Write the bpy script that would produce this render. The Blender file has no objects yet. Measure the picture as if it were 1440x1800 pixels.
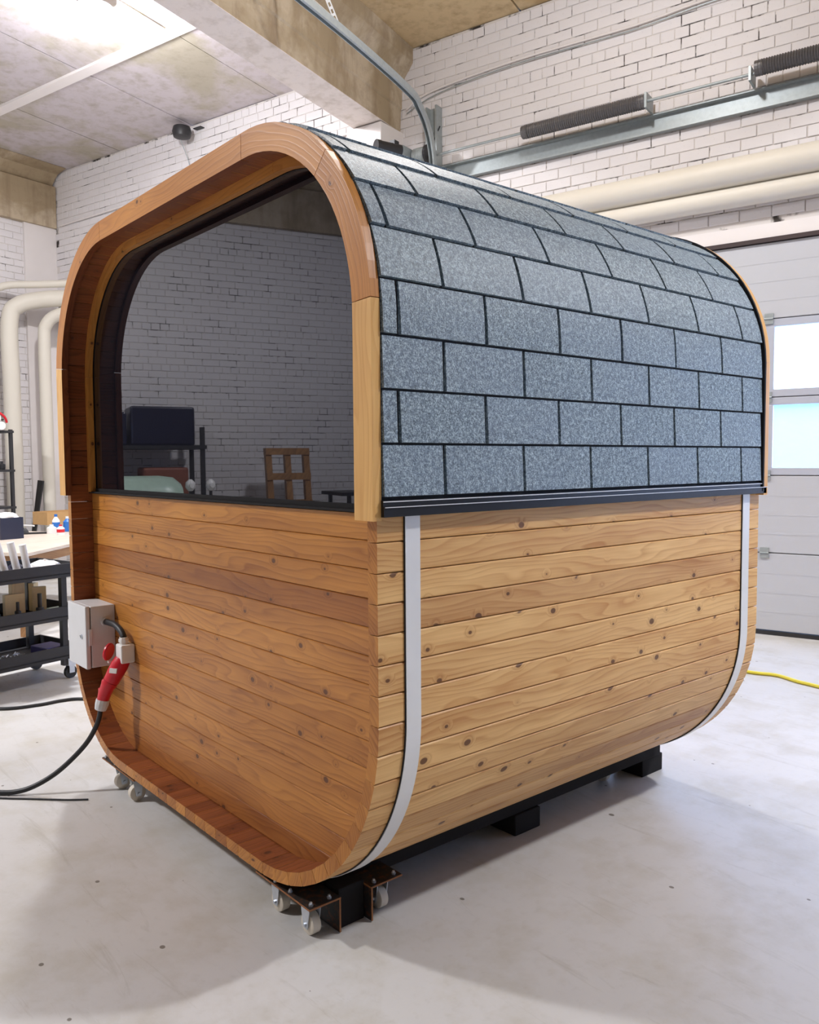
import bpy, math, random
from mathutils import Vector, Matrix

# ------------------------------------------------------------------ camera
SC = bpy.context.scene
COL = SC.collection
CAM = Vector((1.73904, -1.36362, 1.52781))
YAW, PITCH, ROLL, FPX = -0.86611, -0.06279, -0.00705, 1450.85
cy_, sy_, cp_, sp_ = math.cos(YAW), math.sin(YAW), math.cos(PITCH), math.sin(PITCH)
FWD = Vector((sy_*cp_, cy_*cp_, sp_))
_r = Vector((cy_, -sy_, 0)); _u = _r.cross(FWD)
RGT = _r*math.cos(ROLL) + _u*math.sin(ROLL)
UPV = _u*math.cos(ROLL) - _r*math.sin(ROLL)
cam_d = bpy.data.cameras.new('camera'); cam = bpy.data.objects.new('camera', cam_d); COL.objects.link(cam)
cam.matrix_world = Matrix(((RGT.x, UPV.x, -FWD.x, CAM.x), (RGT.y, UPV.y, -FWD.y, CAM.y),
                           (RGT.z, UPV.z, -FWD.z, CAM.z), (0, 0, 0, 1)))
cam_d.sensor_fit = 'HORIZONTAL'; cam_d.sensor_width = 36.0; cam_d.lens = 36.0*FPX/1440
cam_d.clip_start = 0.05; cam_d.clip_end = 200
SC.camera = cam

# ------------------------------------------------------------------ room frame: u along the back wall, t out from it, z up
HH = math.radians(15.0)
DU = Vector((math.cos(HH), math.sin(HH), 0)); DN = Vector((DU.y, -DU.x, 0)); A0 = Vector((-1.482, 5.609, 0))
def R(u, t, z=0.0): return A0 + DU*u + DN*t + Vector((0, 0, z))
def proj(P):
    d = P-CAM; z = d.dot(FWD)
    return (720+FPX*d.dot(RGT)/z, 900-FPX*d.dot(UPV)/z, z)
U_L, U_R, T_F, Z_C = -10.53, 8.2, 14.5, 5.93

# ------------------------------------------------------------------ world, lamps, exposure
W = bpy.data.worlds.new('world'); SC.world = W; W.use_nodes = True
wn = W.node_tree.nodes; bg = wn['Background']
bg.inputs['Color'].default_value = (0.32, 0.52, 1.0, 1); bg.inputs['Strength'].default_value = 7.5
SC.view_settings.view_transform = 'Standard'; SC.view_settings.look = 'None'
SC.view_settings.gamma = 1.0; SC.view_settings.use_curve_mapping = False
SC.view_settings.exposure = 0.22
LAMPS = [  # u, t, z, watts, radius, spill watts, colour
    (-5.75, 2.55, 5.62, 170, .20, 150, (.97, .97, 1.0)),
    (4.1, 2.8, 5.62, 220, .20, 195, (.97, .97, 1.0)),
    (-1.1, 2.7, 5.62, 15, .20, 135, (.97, .97, 1.0)),
    (-6.0, 8.9, 5.62, 390, .30, 220, (.97, .97, 1.0)),
]
def add_lights():
    for i, (u, t, z, w, r, g, c) in enumerate(LAMPS):
        l = bpy.data.lights.new('high_bay_light', 'AREA'); l.energy = w; l.shape = 'DISK'; l.size = r*2; l.color = c
        o = bpy.data.objects.new('high_bay_light', l); o.location = R(u, t, z); COL.objects.link(o)
        l = bpy.data.lights.new('high_bay_spill', 'POINT'); l.energy = g; l.shadow_soft_size = .12; l.color = c
        o = bpy.data.objects.new('high_bay_spill', l); o.location = R(u, t, z-.02); COL.objects.link(o)
add_lights()

# ------------------------------------------------------------------ helpers
rnd = random.Random(7)
class MB:
    def __init__(s): s.v = []; s.f = []; s.uv = []
    def add(s, verts, faces, uvf=None):
        b = len(s.v); s.v += [tuple(v) for v in verts]
        for f in faces:
            s.f.append([b+i for i in f])
            s.uv.append([uvf(verts[i]) if uvf else (verts[i][0], verts[i][2]) for i in f])
        return s
    def box(s, a, b, uvf=None, bev=0.0):
        x0, y0, z0 = a; x1, y1, z1 = b
        P = [Vector((x, y, z)) for z in (z0, z1) for y in (y0, y1) for x in (x0, x1)]
        return s.hexa(P, uvf)
    def hexa(s, P, uvf=None):   # P: 8 pts order x fastest, y, z
        F = [(0, 2, 3, 1), (4, 5, 7, 6), (0, 1, 5, 4), (2, 6, 7, 3), (0, 4, 6, 2), (1, 3, 7, 5)]
        return s.add([Vector(p) for p in P], F, uvf)
    def rbox(s, u0, u1, t0, t1, z0, z1, uvf=None, M=None):   # box in room frame
        M = M or R
        P = [M(u, t, z) for z in (z0, z1) for t in (t1, t0) for u in (u0, u1)]
        return s.hexa(P, uvf or (lambda p: ((p-A0).dot(DU) if abs(u1-u0) > abs(t1-t0) else (p-A0).dot(DN), p.z if abs(z1-z0) > .05 else (p-A0).dot(DN))))
    def prism(s, poly, off, uvf=None):  # poly list of Vectors, extruded by vector off
        n = len(poly); V = [Vector(p) for p in poly]+[Vector(p)+off for p in poly]
        F = [tuple(range(n))[::-1], tuple(range(n, 2*n))]+[(i, (i+1) % n, n+(i+1) % n, n+i) for i in range(n)]
        return s.add(V, F, uvf)
    def loft(s, rings, closed=True, caps=True, uvf=None):
        n = len(rings[0]); V = [Vector(p) for r in rings for p in r]; F = []
        for k in range(len(rings)-1):
            for i in range(n if closed else n-1):
                j = (i+1) % n; F.append((k*n+i, k*n+j, (k+1)*n+j, (k+1)*n+i))
        if caps and closed:
            F.append(tuple(range(n))[::-1]); F.append(tuple(range((len(rings)-1)*n, len(rings)*n)))
        return s.add(V, F, uvf)
    def tube(s, pts, r, n=10, smooth_pts=0, caps=True):
        pts = [Vector(p) for p in pts]
        if smooth_pts: pts = catmull(pts, smooth_pts)
        rr = r if isinstance(r, (list, tuple)) else [r]*len(pts)
        rings = []; up = None
        for i, p in enumerate(pts):
            d = (pts[min(i+1, len(pts)-1)]-pts[max(i-1, 0)]).normalized()
            if up is None:
                up = d.orthogonal().normalized()
            up = (up-d*up.dot(d)).normalized(); sd = d.cross(up)
            rings.append([p+(up*math.cos(2*math.pi*k/n)+sd*math.sin(2*math.pi*k/n))*rr[i] for k in range(n)])
        return s.loft(rings, True, caps)
    def cyl(s, a, b, r, n=16, r2=None):
        return s.tube([a, b], [r, r if r2 is None else r2], n)
    def build(s, name, m, parent=None, smooth=False, bevel=0.0, flip=False):
        me = bpy.data.meshes.new(name)
        me.from_pydata(s.v, [], s.f); 
        ul = me.uv_layers.new(name='UVMap')
        k = 0
        for uvs in s.uv:
            for q in uvs: ul.data[k].uv = q; k += 1
        me.validate()
        if m: me.materials.append(m)
        if smooth:
            for p in me.polygons: p.use_smooth = True
            try: me.set_sharp_from_angle(angle=math.radians(40))
            except Exception: pass
        o = bpy.data.objects.new(name, me); COL.objects.link(o)
        if bevel:
            b = o.modifiers.new('bevel', 'BEVEL'); b.width = bevel; b.segments = 2; b.limit_method = 'ANGLE'; b.angle_limit = math.radians(35)
        if parent: attach(o, parent)
        return o
def attach(o, parent):
    o.parent = parent; o.matrix_parent_inverse = Matrix.Translation(root_loc(parent)).inverted()
def root_loc(p):
    L = Vector((0, 0, 0))
    while p: L += p.location; p = p.parent
    return L
# children sit in world coordinates: meshes are written in world space, the parent chain is cancelled
def attach(o, parent):
    o.parent = parent
    loc = Vector(parent.get('_w', (0, 0, 0)))
    o.matrix_parent_inverse = Matrix.Translation(-loc)
    o['_w'] = (0.0, 0.0, 0.0)
def catmull(P, k):
    out = []
    for i in range(len(P)-1):
        p0, p1, p2, p3 = P[max(i-1, 0)], P[i], P[i+1], P[min(i+2, len(P)-1)]
        for j in range(k):
            t = j/k
            out.append(.5*((2*p1)+(p2-p0)*t+(2*p0-5*p1+4*p2-p3)*t*t+(3*p1-p0-3*p2+p3)*t**3))
    out.append(P[-1]); return out
def tag(o, label=None, cat=None, group=None, kind=None):
    if label: o['label'] = label
    if cat: o['category'] = cat
    if group: o['group'] = group
    if kind: o['kind'] = kind
    return o
def thing(name, label=None, cat=None, loc=(0, 0, 0), group=None, kind=None):
    o = bpy.data.objects.new(name, None); COL.objects.link(o); o.location = loc; o['_w'] = tuple(loc)
    o.empty_display_size = .1
    return tag(o, label, cat, group, kind)

# ------------------------------------------------------------------ materials
def nm(name):
    m = bpy.data.materials.new(name); m.use_nodes = True
    nt = m.node_tree; return m, nt, nt.nodes['Principled BSDF']
def N(nt, typ, **kw):
    n = nt.nodes.new(typ)
    for k, v in kw.items(): setattr(n, k, v)
    return n
def mixc(nt, fac, a, b, mode='MIX'):
    n = N(nt, 'ShaderNodeMix', data_type='RGBA', blend_type=mode)
    for sock, v in ((n.inputs['Factor'], fac), (n.inputs[6], a), (n.inputs[7], b)):
        if isinstance(v, bpy.types.NodeSocket): nt.links.new(v, sock)
        else: sock.default_value = v if isinstance(v, (int, float)) else (*v, 1)
    return n.outputs[2]
def mth(nt, op, a, b=None, clamp=False):
    n = N(nt, 'ShaderNodeMath', operation=op, use_clamp=clamp)
    for i, v in enumerate((a, b)):
        if v is None: continue
        if isinstance(v, bpy.types.NodeSocket): nt.links.new(v, n.inputs[i])
        else: n.inputs[i].default_value = v
    return n.outputs[0]
def ramp(nt, fac, stops):
    n = N(nt, 'ShaderNodeValToRGB'); nt.links.new(fac, n.inputs[0])
    while len(n.color_ramp.elements) < len(stops): n.color_ramp.elements.new(.5)
    for e, (p, c) in zip(n.color_ramp.elements, stops):
        e.position = p; e.color = (c, c, c, 1) if isinstance(c, (int, float)) else (*c, 1)
    return n.outputs[0]
def noise(nt, vec, scale, detail=3, rough=.55, dist=0):
    n = N(nt, 'ShaderNodeTexNoise'); n.inputs['Scale'].default_value = scale; n.inputs['Detail'].default_value = detail
    n.inputs['Roughness'].default_value = rough; n.inputs['Distortion'].default_value = dist
    if vec is not None: nt.links.new(vec, n.inputs['Vector'])
    return n.outputs['Fac']
def mapping(nt, vec, scale=(1, 1, 1), loc=(0, 0, 0)):
    n = N(nt, 'ShaderNodeMapping'); nt.links.new(vec, n.inputs[0]); n.inputs['Scale'].default_value = scale; n.inputs['Location'].default_value = loc
    return n.outputs[0]
def bump(nt, b, h, strength=.3, dist=.01):
    n = N(nt, 'ShaderNodeBump'); n.inputs['Strength'].default_value = strength; n.inputs['Distance'].default_value = dist
    nt.links.new(h, n.inputs['Height']); nt.links.new(n.outputs[0], b.inputs['Normal'])
def lin(r, g, b): return tuple(((c/255)/12.92 if c/255 <= .04045 else ((c/255+.055)/1.055)**2.4) for c in (r, g, b))
def plain(name, col, rough=.5, metal=0.0, var=.12, scale=18, spec=.5):
    m, nt, b = nm(name); tc = N(nt, 'ShaderNodeTexCoord')
    f = noise(nt, tc.outputs['Object'], scale, 3)
    c2 = tuple(min(1, c*(1-var)) for c in col); c1 = tuple(min(1, c*(1+var*.6)) for c in col)
    nt.links.new(mixc(nt, f, c2, c1), b.inputs['Base Color'])
    b.inputs['Roughness'].default_value = rough; b.inputs['Metallic'].default_value = metal
    b.inputs['Specular IOR Level'].default_value = spec
    return m
def wood(name, dark, light, knotd=.62, rough=.42, vary=.35, red=lin(150, 88, 50)):
    m, nt, b = nm(name); tc = N(nt, 'ShaderNodeTexCoord'); oi = N(nt, 'ShaderNodeObjectInfo')
    off = mth(nt, 'MULTIPLY', oi.outputs['Random'], 53.0)
    cmb = N(nt, 'ShaderNodeCombineXYZ'); nt.links.new(off, cmb.inputs[0]); nt.links.new(off, cmb.inputs[2])
    va = N(nt, 'ShaderNodeVectorMath', operation='ADD'); nt.links.new(tc.outputs['UV'], va.inputs[0]); nt.links.new(cmb.outputs[0], va.inputs[1])
    uv = va.outputs[0]
    # knots
    vo = N(nt, 'ShaderNodeTexVoronoi'); vo.inputs['Scale'].default_value = 7.0; vo.voronoi_dimensions = '2D'
    nt.links.new(mapping(nt, uv, (.82, 1.12, 1)), vo.inputs['Vector'])
    sel = N(nt, 'ShaderNodeSeparateColor'); nt.links.new(vo.outputs['Color'], sel.inputs[0])
    size = mth(nt, 'MULTIPLY', mth(nt, 'SUBTRACT', sel.outputs[0], knotd, True), .15)
    kd = mth(nt, 'SUBTRACT', mth(nt, 'ADD', size, .0), vo.outputs['Distance'])       # >0 inside knot
    k_in = mth(nt, 'MULTIPLY', kd, 60, True)
    halo = mth(nt, 'MULTIPLY', mth(nt, 'ADD', kd, .12), 7.0, True)
    halo = mth(nt, 'MULTIPLY', halo, mth(nt, 'MULTIPLY', size, 40, True))
    # grain lines, bent round the knots
    n1 = noise(nt, mapping(nt, uv, (1.3, 7, 1)), 1.0, 2, .5)
    vline = N(nt, 'ShaderNodeSeparateXYZ'); nt.links.new(uv, vline.inputs[0])
    ph = mth(nt, 'ADD', mth(nt, 'MULTIPLY', vline.outputs[1], 46), mth(nt, 'MULTIPLY', n1, 10))
    ph = mth(nt, 'ADD', ph, mth(nt, 'MULTIPLY', halo, 1.6))
    saw = mth(nt, 'FRACT', ph)
    rings = ramp(nt, saw, [(0, 0.0), (.55, .35), (.88, 1.0), (1.0, 0.0)])
    fine = noise(nt, mapping(nt, uv, (3, 130, 1)), 1.0, 3, .6)
    broad = noise(nt, mapping(nt, uv, (1.6, 9, 1)), 1.0, 3, .6)
    g = mth(nt, 'ADD', mth(nt, 'MULTIPLY', rings, .20), mth(nt, 'MULTIPLY', fine, .30))
    g = mth(nt, 'ADD', g, mth(nt, 'MULTIPLY', broad, .75))
    g = ramp(nt, g, [(.33, 0.0), (.9, 1.0)])
    col = mixc(nt, g, light, dark)
    col = mixc(nt, mth(nt, 'MULTIPLY', halo, .35), col, tuple(d*.75 for d in dark))
    col = mixc(nt, mth(nt, 'MULTIPLY', k_in, .85), col, lin(84, 46, 24))
    # plank to plank variation
    rv = ramp(nt, oi.outputs['Random'], [(0, 0.0), (.55, .22), (.8, .3), (1.0, 1.0)])
    col = mixc(nt, mth(nt, 'MULTIPLY', rv, vary), col, red, 'MULTIPLY')
    nt.links.new(col, b.inputs['Base Color'])
    b.inputs['Roughness'].default_value = rough
    b.inputs['Specular IOR Level'].default_value = .35
    bump(nt, b, mth(nt, 'ADD', fine, rings), .12, .002)
    return m
M = {}
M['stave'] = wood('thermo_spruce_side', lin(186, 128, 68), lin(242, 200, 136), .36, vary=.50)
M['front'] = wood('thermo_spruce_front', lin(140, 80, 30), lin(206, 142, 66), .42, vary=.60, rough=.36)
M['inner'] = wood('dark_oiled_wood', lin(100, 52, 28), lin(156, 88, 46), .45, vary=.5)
M['trim'] = wood('trim_wood', lin(166, 104, 44), lin(216, 150, 72), .56, vary=.30)
M['paletrim'] = wood('pale_trim_wood', lin(205, 150, 84), lin(235, 190, 120), .75, vary=.08)
M['pallet'] = wood('pallet_wood', lin(120, 84, 52), lin(180, 135, 90), .8, vary=.2)
M['block'] = plain('black_timber', (.014, .013, .014), .8, spec=.2)
M['tabletop'] = wood('pale_table_board', lin(190, 175, 160), lin(225, 212, 198), .95, vary=.02)
M['chips'] = wood('wood_offcut', lin(214, 186, 136), lin(240, 218, 172), .95, vary=.05)

def m_shingle():
    m, nt, b = nm('granule_shingle'); tc = N(nt, 'ShaderNodeTexCoord'); oi = N(nt, 'ShaderNodeObjectInfo')
    f1 = noise(nt, tc.outputs['Object'], 210, 2, .7); f2 = noise(nt, tc.outputs['Object'], 75, 3, .7)
    f3 = noise(nt, tc.outputs['Object'], 5, 3)
    g = mth(nt, 'ADD', mth(nt, 'MULTIPLY', f1, .7), mth(nt, 'MULTIPLY', f2, .5))
    c = ramp(nt, g, [(.42, lin(32, 44, 50)), (.58, lin(104, 122, 132)), (.76, lin(190, 208, 216))])
    c = mixc(nt, mth(nt, 'MULTIPLY', f3, .35), c, lin(92, 110, 132))
    c = mixc(nt, mth(nt, 'MULTIPLY', oi.outputs['Random'], .12), c, lin(150, 165, 190))
    nt.links.new(c, b.inputs['Base Color']); b.inputs['Roughness'].default_value = .5; b.inputs['Specular IOR Level'].default_value = .6
    bump(nt, b, g, .55, .004); return m
M['shingle'] = m_shingle()
M['felt'] = plain('black_felt', (.016, .017, .022), .8)
M['flashing'] = plain('black_coated_steel', (.012, .013, .018), .22, .0, spec=.5)
M['steelband'] = plain('brushed_stainless', (.76, .76, .76), .42, .25, .05, 6)
M['galv'] = plain('galvanised_steel', (.36, .40, .41), .45, .35, .22, 30)
M['zinc'] = plain('zinc_plate', (.62, .66, .72), .32, .75, .15, 60)
M['spring'] = plain('oiled_spring_steel', (.13, .125, .13), .4, .4, .2, 60)
M['black'] = plain('black_plastic', (.020, .020, .023), .45)
M['rubber'] = plain('black_cable_rubber', (.016, .017, .020), .5)
M['blacksteel'] = plain('black_painted_steel', (.022, .022, .025), .5)
M['nylon'] = plain('white_nylon_wheel', lin(222, 212, 196), .45, var=.15)
M['grey_plastic'] = plain('light_grey_plastic', lin(212, 212, 214), .42, var=.04)
M['white_plastic'] = plain('white_plastic', lin(232, 230, 228), .4, var=.04)
M['red'] = plain('red_plastic', lin(205, 26, 44), .38, var=.1)
M['yellow'] = plain('yellow_hose', lin(232, 218, 70), .5)
M['blue'] = plain('blue_plastic', lin(44, 110, 190), .4)
M['navy'] = plain('dark_navy_plastic', lin(28, 30, 52), .35)
M['purple'] = plain('indigo_box', lin(60, 56, 130), .45)
M['tank'] = plain('pale_green_plastic', lin(176, 200, 184), .35)
M['cardboard'] = plain('cardboard', lin(190, 150, 100), .8)
M['rust'] = plain('rusty_cut_edge', lin(150, 100, 62), .7, .2, .35, 60)
M['copper'] = plain('reddish_tray', lin(130, 74, 56), .6)
M['pipe'] = plain('cream_painted_pipe', lin(212, 206, 194), .5, var=.05, scale=3)

def m_plate():
    m, nt, b = nm('dark_mill_plate'); tc = N(nt, 'ShaderNodeTexCoord')
    f = noise(nt, tc.outputs['Object'], 40, 4, .7)
    nt.links.new(mixc(nt, ramp(nt, f, [(.5, 0.), (.68, 1.)]), (.028, .026, .026), lin(104, 62, 36)), b.inputs['Base Color'])
    b.inputs['Roughness'].default_value = .55; b.inputs['Metallic'].default_value = .4; return m
M['plate'] = m_plate()

def m_glass():
    m, nt, b = nm('dark_reflective_glass'); tc = N(nt, 'ShaderNodeTexCoord')
    f = noise(nt, tc.outputs['Object'], 1.2, 2)
    nt.links.new(mixc(nt, f, (.006, .006, .009), (.009, .009, .012)), b.inputs['Base Color'])
    b.inputs['Roughness'].default_value = .012; b.inputs['IOR'].default_value = 1.67
    b.inputs['Specular Tint'].default_value = (.82, .87, 1.0, 1)
    return m
M['glass'] = m_glass()

def m_floor():
    m, nt, b = nm('ground_concrete'); tc = N(nt, 'ShaderNodeTexCoord'); g = tc.outputs['Object']
    a = noise(nt, g, .55, 5, .6); c = noise(nt, g, 3.2, 6, .65); d = noise(nt, g, 26, 4, .6)
    col = mixc(nt, ramp(nt, a, [(.35, 0.), (.7, 1.)]), lin(194, 192, 190), lin(208, 207, 206))
    st = mth(nt, 'MULTIPLY', ramp(nt, c, [(.46, 0.), (.66, 1.)]), .55)
    col = mixc(nt, st, col, lin(178, 172, 158))
    col = mixc(nt, mth(nt, 'MULTIPLY', ramp(nt, d, [(.55, 0.), (.8, 1.)]), .25), col, lin(170, 166, 158))
    # small dark specks and chips
    vo = N(nt, 'ShaderNodeTexVoronoi', voronoi_dimensions='2D'); vo.inputs['Scale'].default_value = 2.6; nt.links.new(mapping(nt, g, (1, 1.25, 0)), vo.inputs['Vector'])
    sc = N(nt, 'ShaderNodeSeparateColor'); nt.links.new(vo.outputs['Color'], sc.inputs[0])
    sz = mth(nt, 'MULTIPLY', mth(nt, 'SUBTRACT', sc.outputs[1], .55, True), .085)
    sp = mth(nt, 'MULTIPLY', mth(nt, 'SUBTRACT', sz, vo.outputs['Distance']), 160, True)
    col = mixc(nt, mth(nt, 'MULTIPLY', sp, .8), col, lin(92, 84, 72))
    # faint scuffs
    s2 = noise(nt, mapping(nt, g, (1.0, 7.0, 1)), 1.1, 5, .75, 1.5)
    col = mixc(nt, mth(nt, 'MULTIPLY', ramp(nt, s2, [(.58, 0.), (.70, 1.)]), .3), col, lin(150, 144, 130))
    nt.links.new(col, b.inputs['Base Color'])
    b.inputs['Roughness'].default_value = .42; b.inputs['Specular IOR Level'].default_value = .25
    bump(nt, b, mth(nt, 'ADD', c, d), .05, .004); return m
M['floor'] = m_floor()

def m_brick():
    m, nt, b = nm('white_painted_brick'); tc = N(nt, 'ShaderNodeTexCoord'); oi = N(nt, 'ShaderNodeObjectInfo')
    a = noise(nt, tc.outputs['Object'], 1.1, 4); f = noise(nt, tc.outputs['Object'], 38, 4, .6)
    col = mixc(nt, a, lin(216, 211, 213), lin(228, 225, 226))
    col = mixc(nt, mth(nt, 'MULTIPLY', ramp(nt, f, [(.66, 0.), (.76, 1.)]), .35), col, lin(150, 142, 130))
    nt.links.new(col, b.inputs['Base Color']); b.inputs['Roughness'].default_value = .6
    bump(nt, b, f, .25, .006); return m
M['brick'] = m_brick()
def m_mortar():
    m, nt, b = nm('painted_mortar'); tc = N(nt, 'ShaderNodeTexCoord')
    f = noise(nt, tc.outputs['Object'], 3.6, 4, .7)
    col = mixc(nt, ramp(nt, f, [(.53, 0.), (.63, 1.)]), lin(214, 208, 204), lin(56, 50, 46))
    nt.links.new(col, b.inputs['Base Color']); b.inputs['Roughness'].default_value = .85; return m
M['mortar'] = m_mortar()
def m_conc(name, base, stain, dark, thr=.5, s=.8):
    m, nt, b = nm(name); tc = N(nt, 'ShaderNodeTexCoord'); g = tc.outputs['Object']
    a = noise(nt, g, s, 6, .6, .6); c = noise(nt, g, 7, 5, .65); st = noise(nt, mapping(nt, g, (5, 5, .5)), 1.4, 4, .6)
    col = mixc(nt, ramp(nt, a, [(thr-.07, 0.), (thr+.06, 1.)]), base, stain)
    col = mixc(nt, mth(nt, 'MULTIPLY', ramp(nt, st, [(.5, 0.), (.72, 1.)]), .45), col, dark)
    col = mixc(nt, mth(nt, 'MULTIPLY', ramp(nt, c, [(.5, 0.), (.75, 1.)]), .4), col, dark)
    nt.links.new(col, b.inputs['Base Color']); b.inputs['Roughness'].default_value = .8
    bump(nt, b, c, .2, .01); return m
M['slab'] = m_conc('limewashed_slab', lin(196, 188, 192), lin(176, 168, 152), lin(150, 140, 122), .53)
M['slabbrown'] = m_conc('water_stained_slab', lin(206, 182, 142), lin(186, 156, 108), lin(140, 112, 78), .5)
M['beamside'] = m_conc('stained_beam', lin(188, 172, 148), lin(160, 142, 114), lin(120, 98, 76), .5, 1.1)
M['beamwhite'] = m_conc('limewashed_beam', lin(222, 212, 206), lin(206, 196, 184), lin(170, 156, 140), .7)
M['plaster'] = plain('white_plaster', lin(228, 222, 220), .7, var=.05, scale=4)
M['greywall'] = plain('grey_render_wall', (.20, .20, .20), .8, var=.1, scale=2)
M['door'] = plain('white_door_panel', lin(188, 190, 196), .38, var=.03, scale=2)
M['doorframe'] = plain('white_aluminium_sash', lin(180, 184, 196), .35, var=.03)
def m_pane():
    m, nt, b = nm('clear_window_pane'); b.inputs['Base Color'].default_value = (.95, .98, 1, 1)
    b.inputs['Roughness'].default_value = .03; b.inputs['IOR'].default_value = 1.45
    mx = N(nt, 'ShaderNodeMixShader'); tr = N(nt, 'ShaderNodeBsdfTransparent'); mx.inputs[0].default_value = .08
    nt.links.new(tr.outputs[0], mx.inputs[1]); nt.links.new(b.outputs[0], mx.inputs[2])
    nt.links.new(mx.outputs[0], nt.nodes['Material Output'].inputs[0]); return m
M['pane'] = m_pane()
def m_emit(name, c, s):
    m, nt, b = nm(name); b.inputs['Base Color'].default_value = (*c, 1)
    b.inputs['Emission Color'].default_value = (*c, 1); b.inputs['Emission Strength'].default_value = s; return m
M['lens'] = m_emit('lit_lamp_lens', (1, .98, .96), 9.0)

# ------------------------------------------------------------------ setting
def st(o): o['kind'] = 'structure'; return o
fl = MB(); P = [R(U_L-.3, -.3, 0), R(U_R+.3, -.3, 0), R(U_R+.3, T_F+.3, 0), R(U_L-.3, T_F+.3, 0)]
fl.prism([p+Vector((0, 0, -.2)) for p in P], Vector((0, 0, .2))); st(fl.build('floor', M['floor']))

# brick walls ------------------------------------------------------
BW, BH, BG = .25, .090, .0085
D_U0, D_U1, D_Z = -3.36, 1.86, 3.36         # opening of the sectional door in the back wall
E_U0, E_U1 = 2.75, 7.9                      # a second one in the next bay
def brick_mesh(seed, w):
    r = random.Random(seed); mb = MB(); e = .003; d = .006+r.random()*.004
    w2, h2 = w/2, BH/2
    j = lambda: (r.random()-.5)*.005
    base = [(-w2, -h2), (w2, -h2), (w2, h2), (-w2, h2)]
    top = [(x-math.copysign(e+abs(j()), x), z-math.copysign(e+abs(j()), z)) for x, z in base]
    V = [Vector((x, 0, z)) for x, z in base]+[Vector((x, -d*.75, z)) for x, z in [(a*.995, b*.985) for a, b in base]]+[Vector((x, -d, z)) for x, z in top]
    F = [(8, 9, 10, 11)]
    for k in (0, 4):
        for i in range(4): F.append((k+i, k+(i+1) % 4, k+4+(i+1) % 4, k+4+i))
    return V, F
BR = {w: [brick_mesh(i, w) for i in range(6)] for w in (BW, .12)}
brick_data = {}
for w in BR:
    for i, (V, F) in enumerate(BR[w]):
        me = bpy.data.meshes.new('brick'); me.from_pydata([tuple(v) for v in V], [], F); me.materials.append(M['brick']); brick_data[(w, i)] = me
def wall_layout(L, H, seed, skip=None):
    r = random.Random(seed); out = []; row = 0; z = BH/2+.004
    while z+BH/2 < H:
        header = (row % 6 == 5)
        w = .12 if header else BW
        x = (-.13 if row % 2 else 0)+(w/2)
        while x-w/2 < L:
            if x > w/2*.9 and x+w/2 < L+.02 and not (skip and skip(x, z, w)):
                out.append((x, z, w, r.randrange(6), (r.random()-.5)*.004, (r.random()-.5)*.02))
            x += w+BG
        z += BH+BG; row += 1
    return out
SAUNA_POLY = [(104, 2000), (102, 640), (118, 490), (150, 405), (180, 375), (430, 232), (500, 210), (560, 235), (700, 275), (1225, 432), (1300, 480), (1345, 600), (1345, 1180), (1200, 1330), (700, 2000)]
def inpoly(x, y, P):
    c = False; n = len(P)
    for i in range(n):
        x1, y1 = P[i]; x2, y2 = P[(i+1) % n]
        if (y1 > y) != (y2 > y) and x < (x2-x1)*(y-y1)/(y2-y1)+x1: c = not c
    return c
def build_wall(name, origin, axis, inward, L, H, seed, nobj, skip=None, holes=None):
    root = st(thing(name, loc=origin)); 
    back = MB()
    rects = holes or [(0, L, 0, H)]
    for a, b_, z0, z1 in rects:
        p = [origin+axis*a+Vector((0, 0, z0)), origin+axis*b_+Vector((0, 0, z0))]
        back.hexa([p[0], p[1], p[0]-inward*.25, p[1]-inward*.25, p[0]+Vector((0, 0, z1-z0)), p[1]+Vector((0, 0, z1-z0)), p[0]-inward*.25+Vector((0, 0, z1-z0)), p[1]-inward*.25+Vector((0, 0, z1-z0))])
    back.build('mortar_bed', M['mortar'], root)
    rot = Matrix(((axis.x, -inward.x, 0), (axis.y, -inward.y, 0), (0, 0, 1)))
    cand = []; rest = []
    for b in wall_layout(L, H, seed, skip):
        P_ = origin+axis*b[0]+Vector((0, 0, b[1])); vis = False
        if nobj and (P_-CAM).dot(FWD) > 1:
            x, y, z = proj(P_)
            if -10 < x < 1450 and -10 < y < 1810 and not inpoly(x, y, SAUNA_POLY): vis = True; cand.append((-b[2]/z/z, b, P_)); continue
        rest.append((b, P_))
    cand.sort(key=lambda q: q[0])
    for q in cand[nobj:]: rest.append((q[1], q[2]))
    for _, b, P_ in cand[:nobj]:
        o = bpy.data.objects.new('brick', brick_data[(b[2], b[3])]); COL.objects.link(o)
        R4 = (rot @ Matrix.Rotation(b[5], 3, 'Y')).to_4x4(); R4.translation = P_+inward*b[4]-origin
        o.parent = root; o.matrix_local = R4
    mb = MB()
    for b, P_ in rest:
        V, F = BR[b[2]][b[3]]; R3 = rot @ Matrix.Rotation(b[5], 3, 'Y')
        mb.add([P_+inward*b[4]+R3 @ v for v in V], F)
    if rest: tag(mb.build('brickwork', M['brick'], root), kind='stuff')
    return root
def skip_back(x, z, w):
    u = U_L+x
    return ((D_U0 < u+w/2 and u-w/2 < D_U1) or (E_U0 < u+w/2 and u-w/2 < E_U1)) and z-BH/2 < D_Z+.13
L_b = U_R-U_L
wall_back = build_wall('wall_back', R(U_L, 0), DU, DN, L_b, Z_C, 3, 300, skip_back,
    [(0, D_U0-U_L, 0, Z_C), (D_U0-U_L, D_U1-U_L, D_Z, Z_C), (D_U1-U_L, E_U0-U_L, 0, Z_C), (E_U0-U_L, E_U1-U_L, D_Z, Z_C), (E_U1-U_L, L_b, 0, Z_C)])
wall_left = build_wall('wall_left', R(U_L, T_F), -DN, DU, T_F, Z_C, 5, 120)
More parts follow.
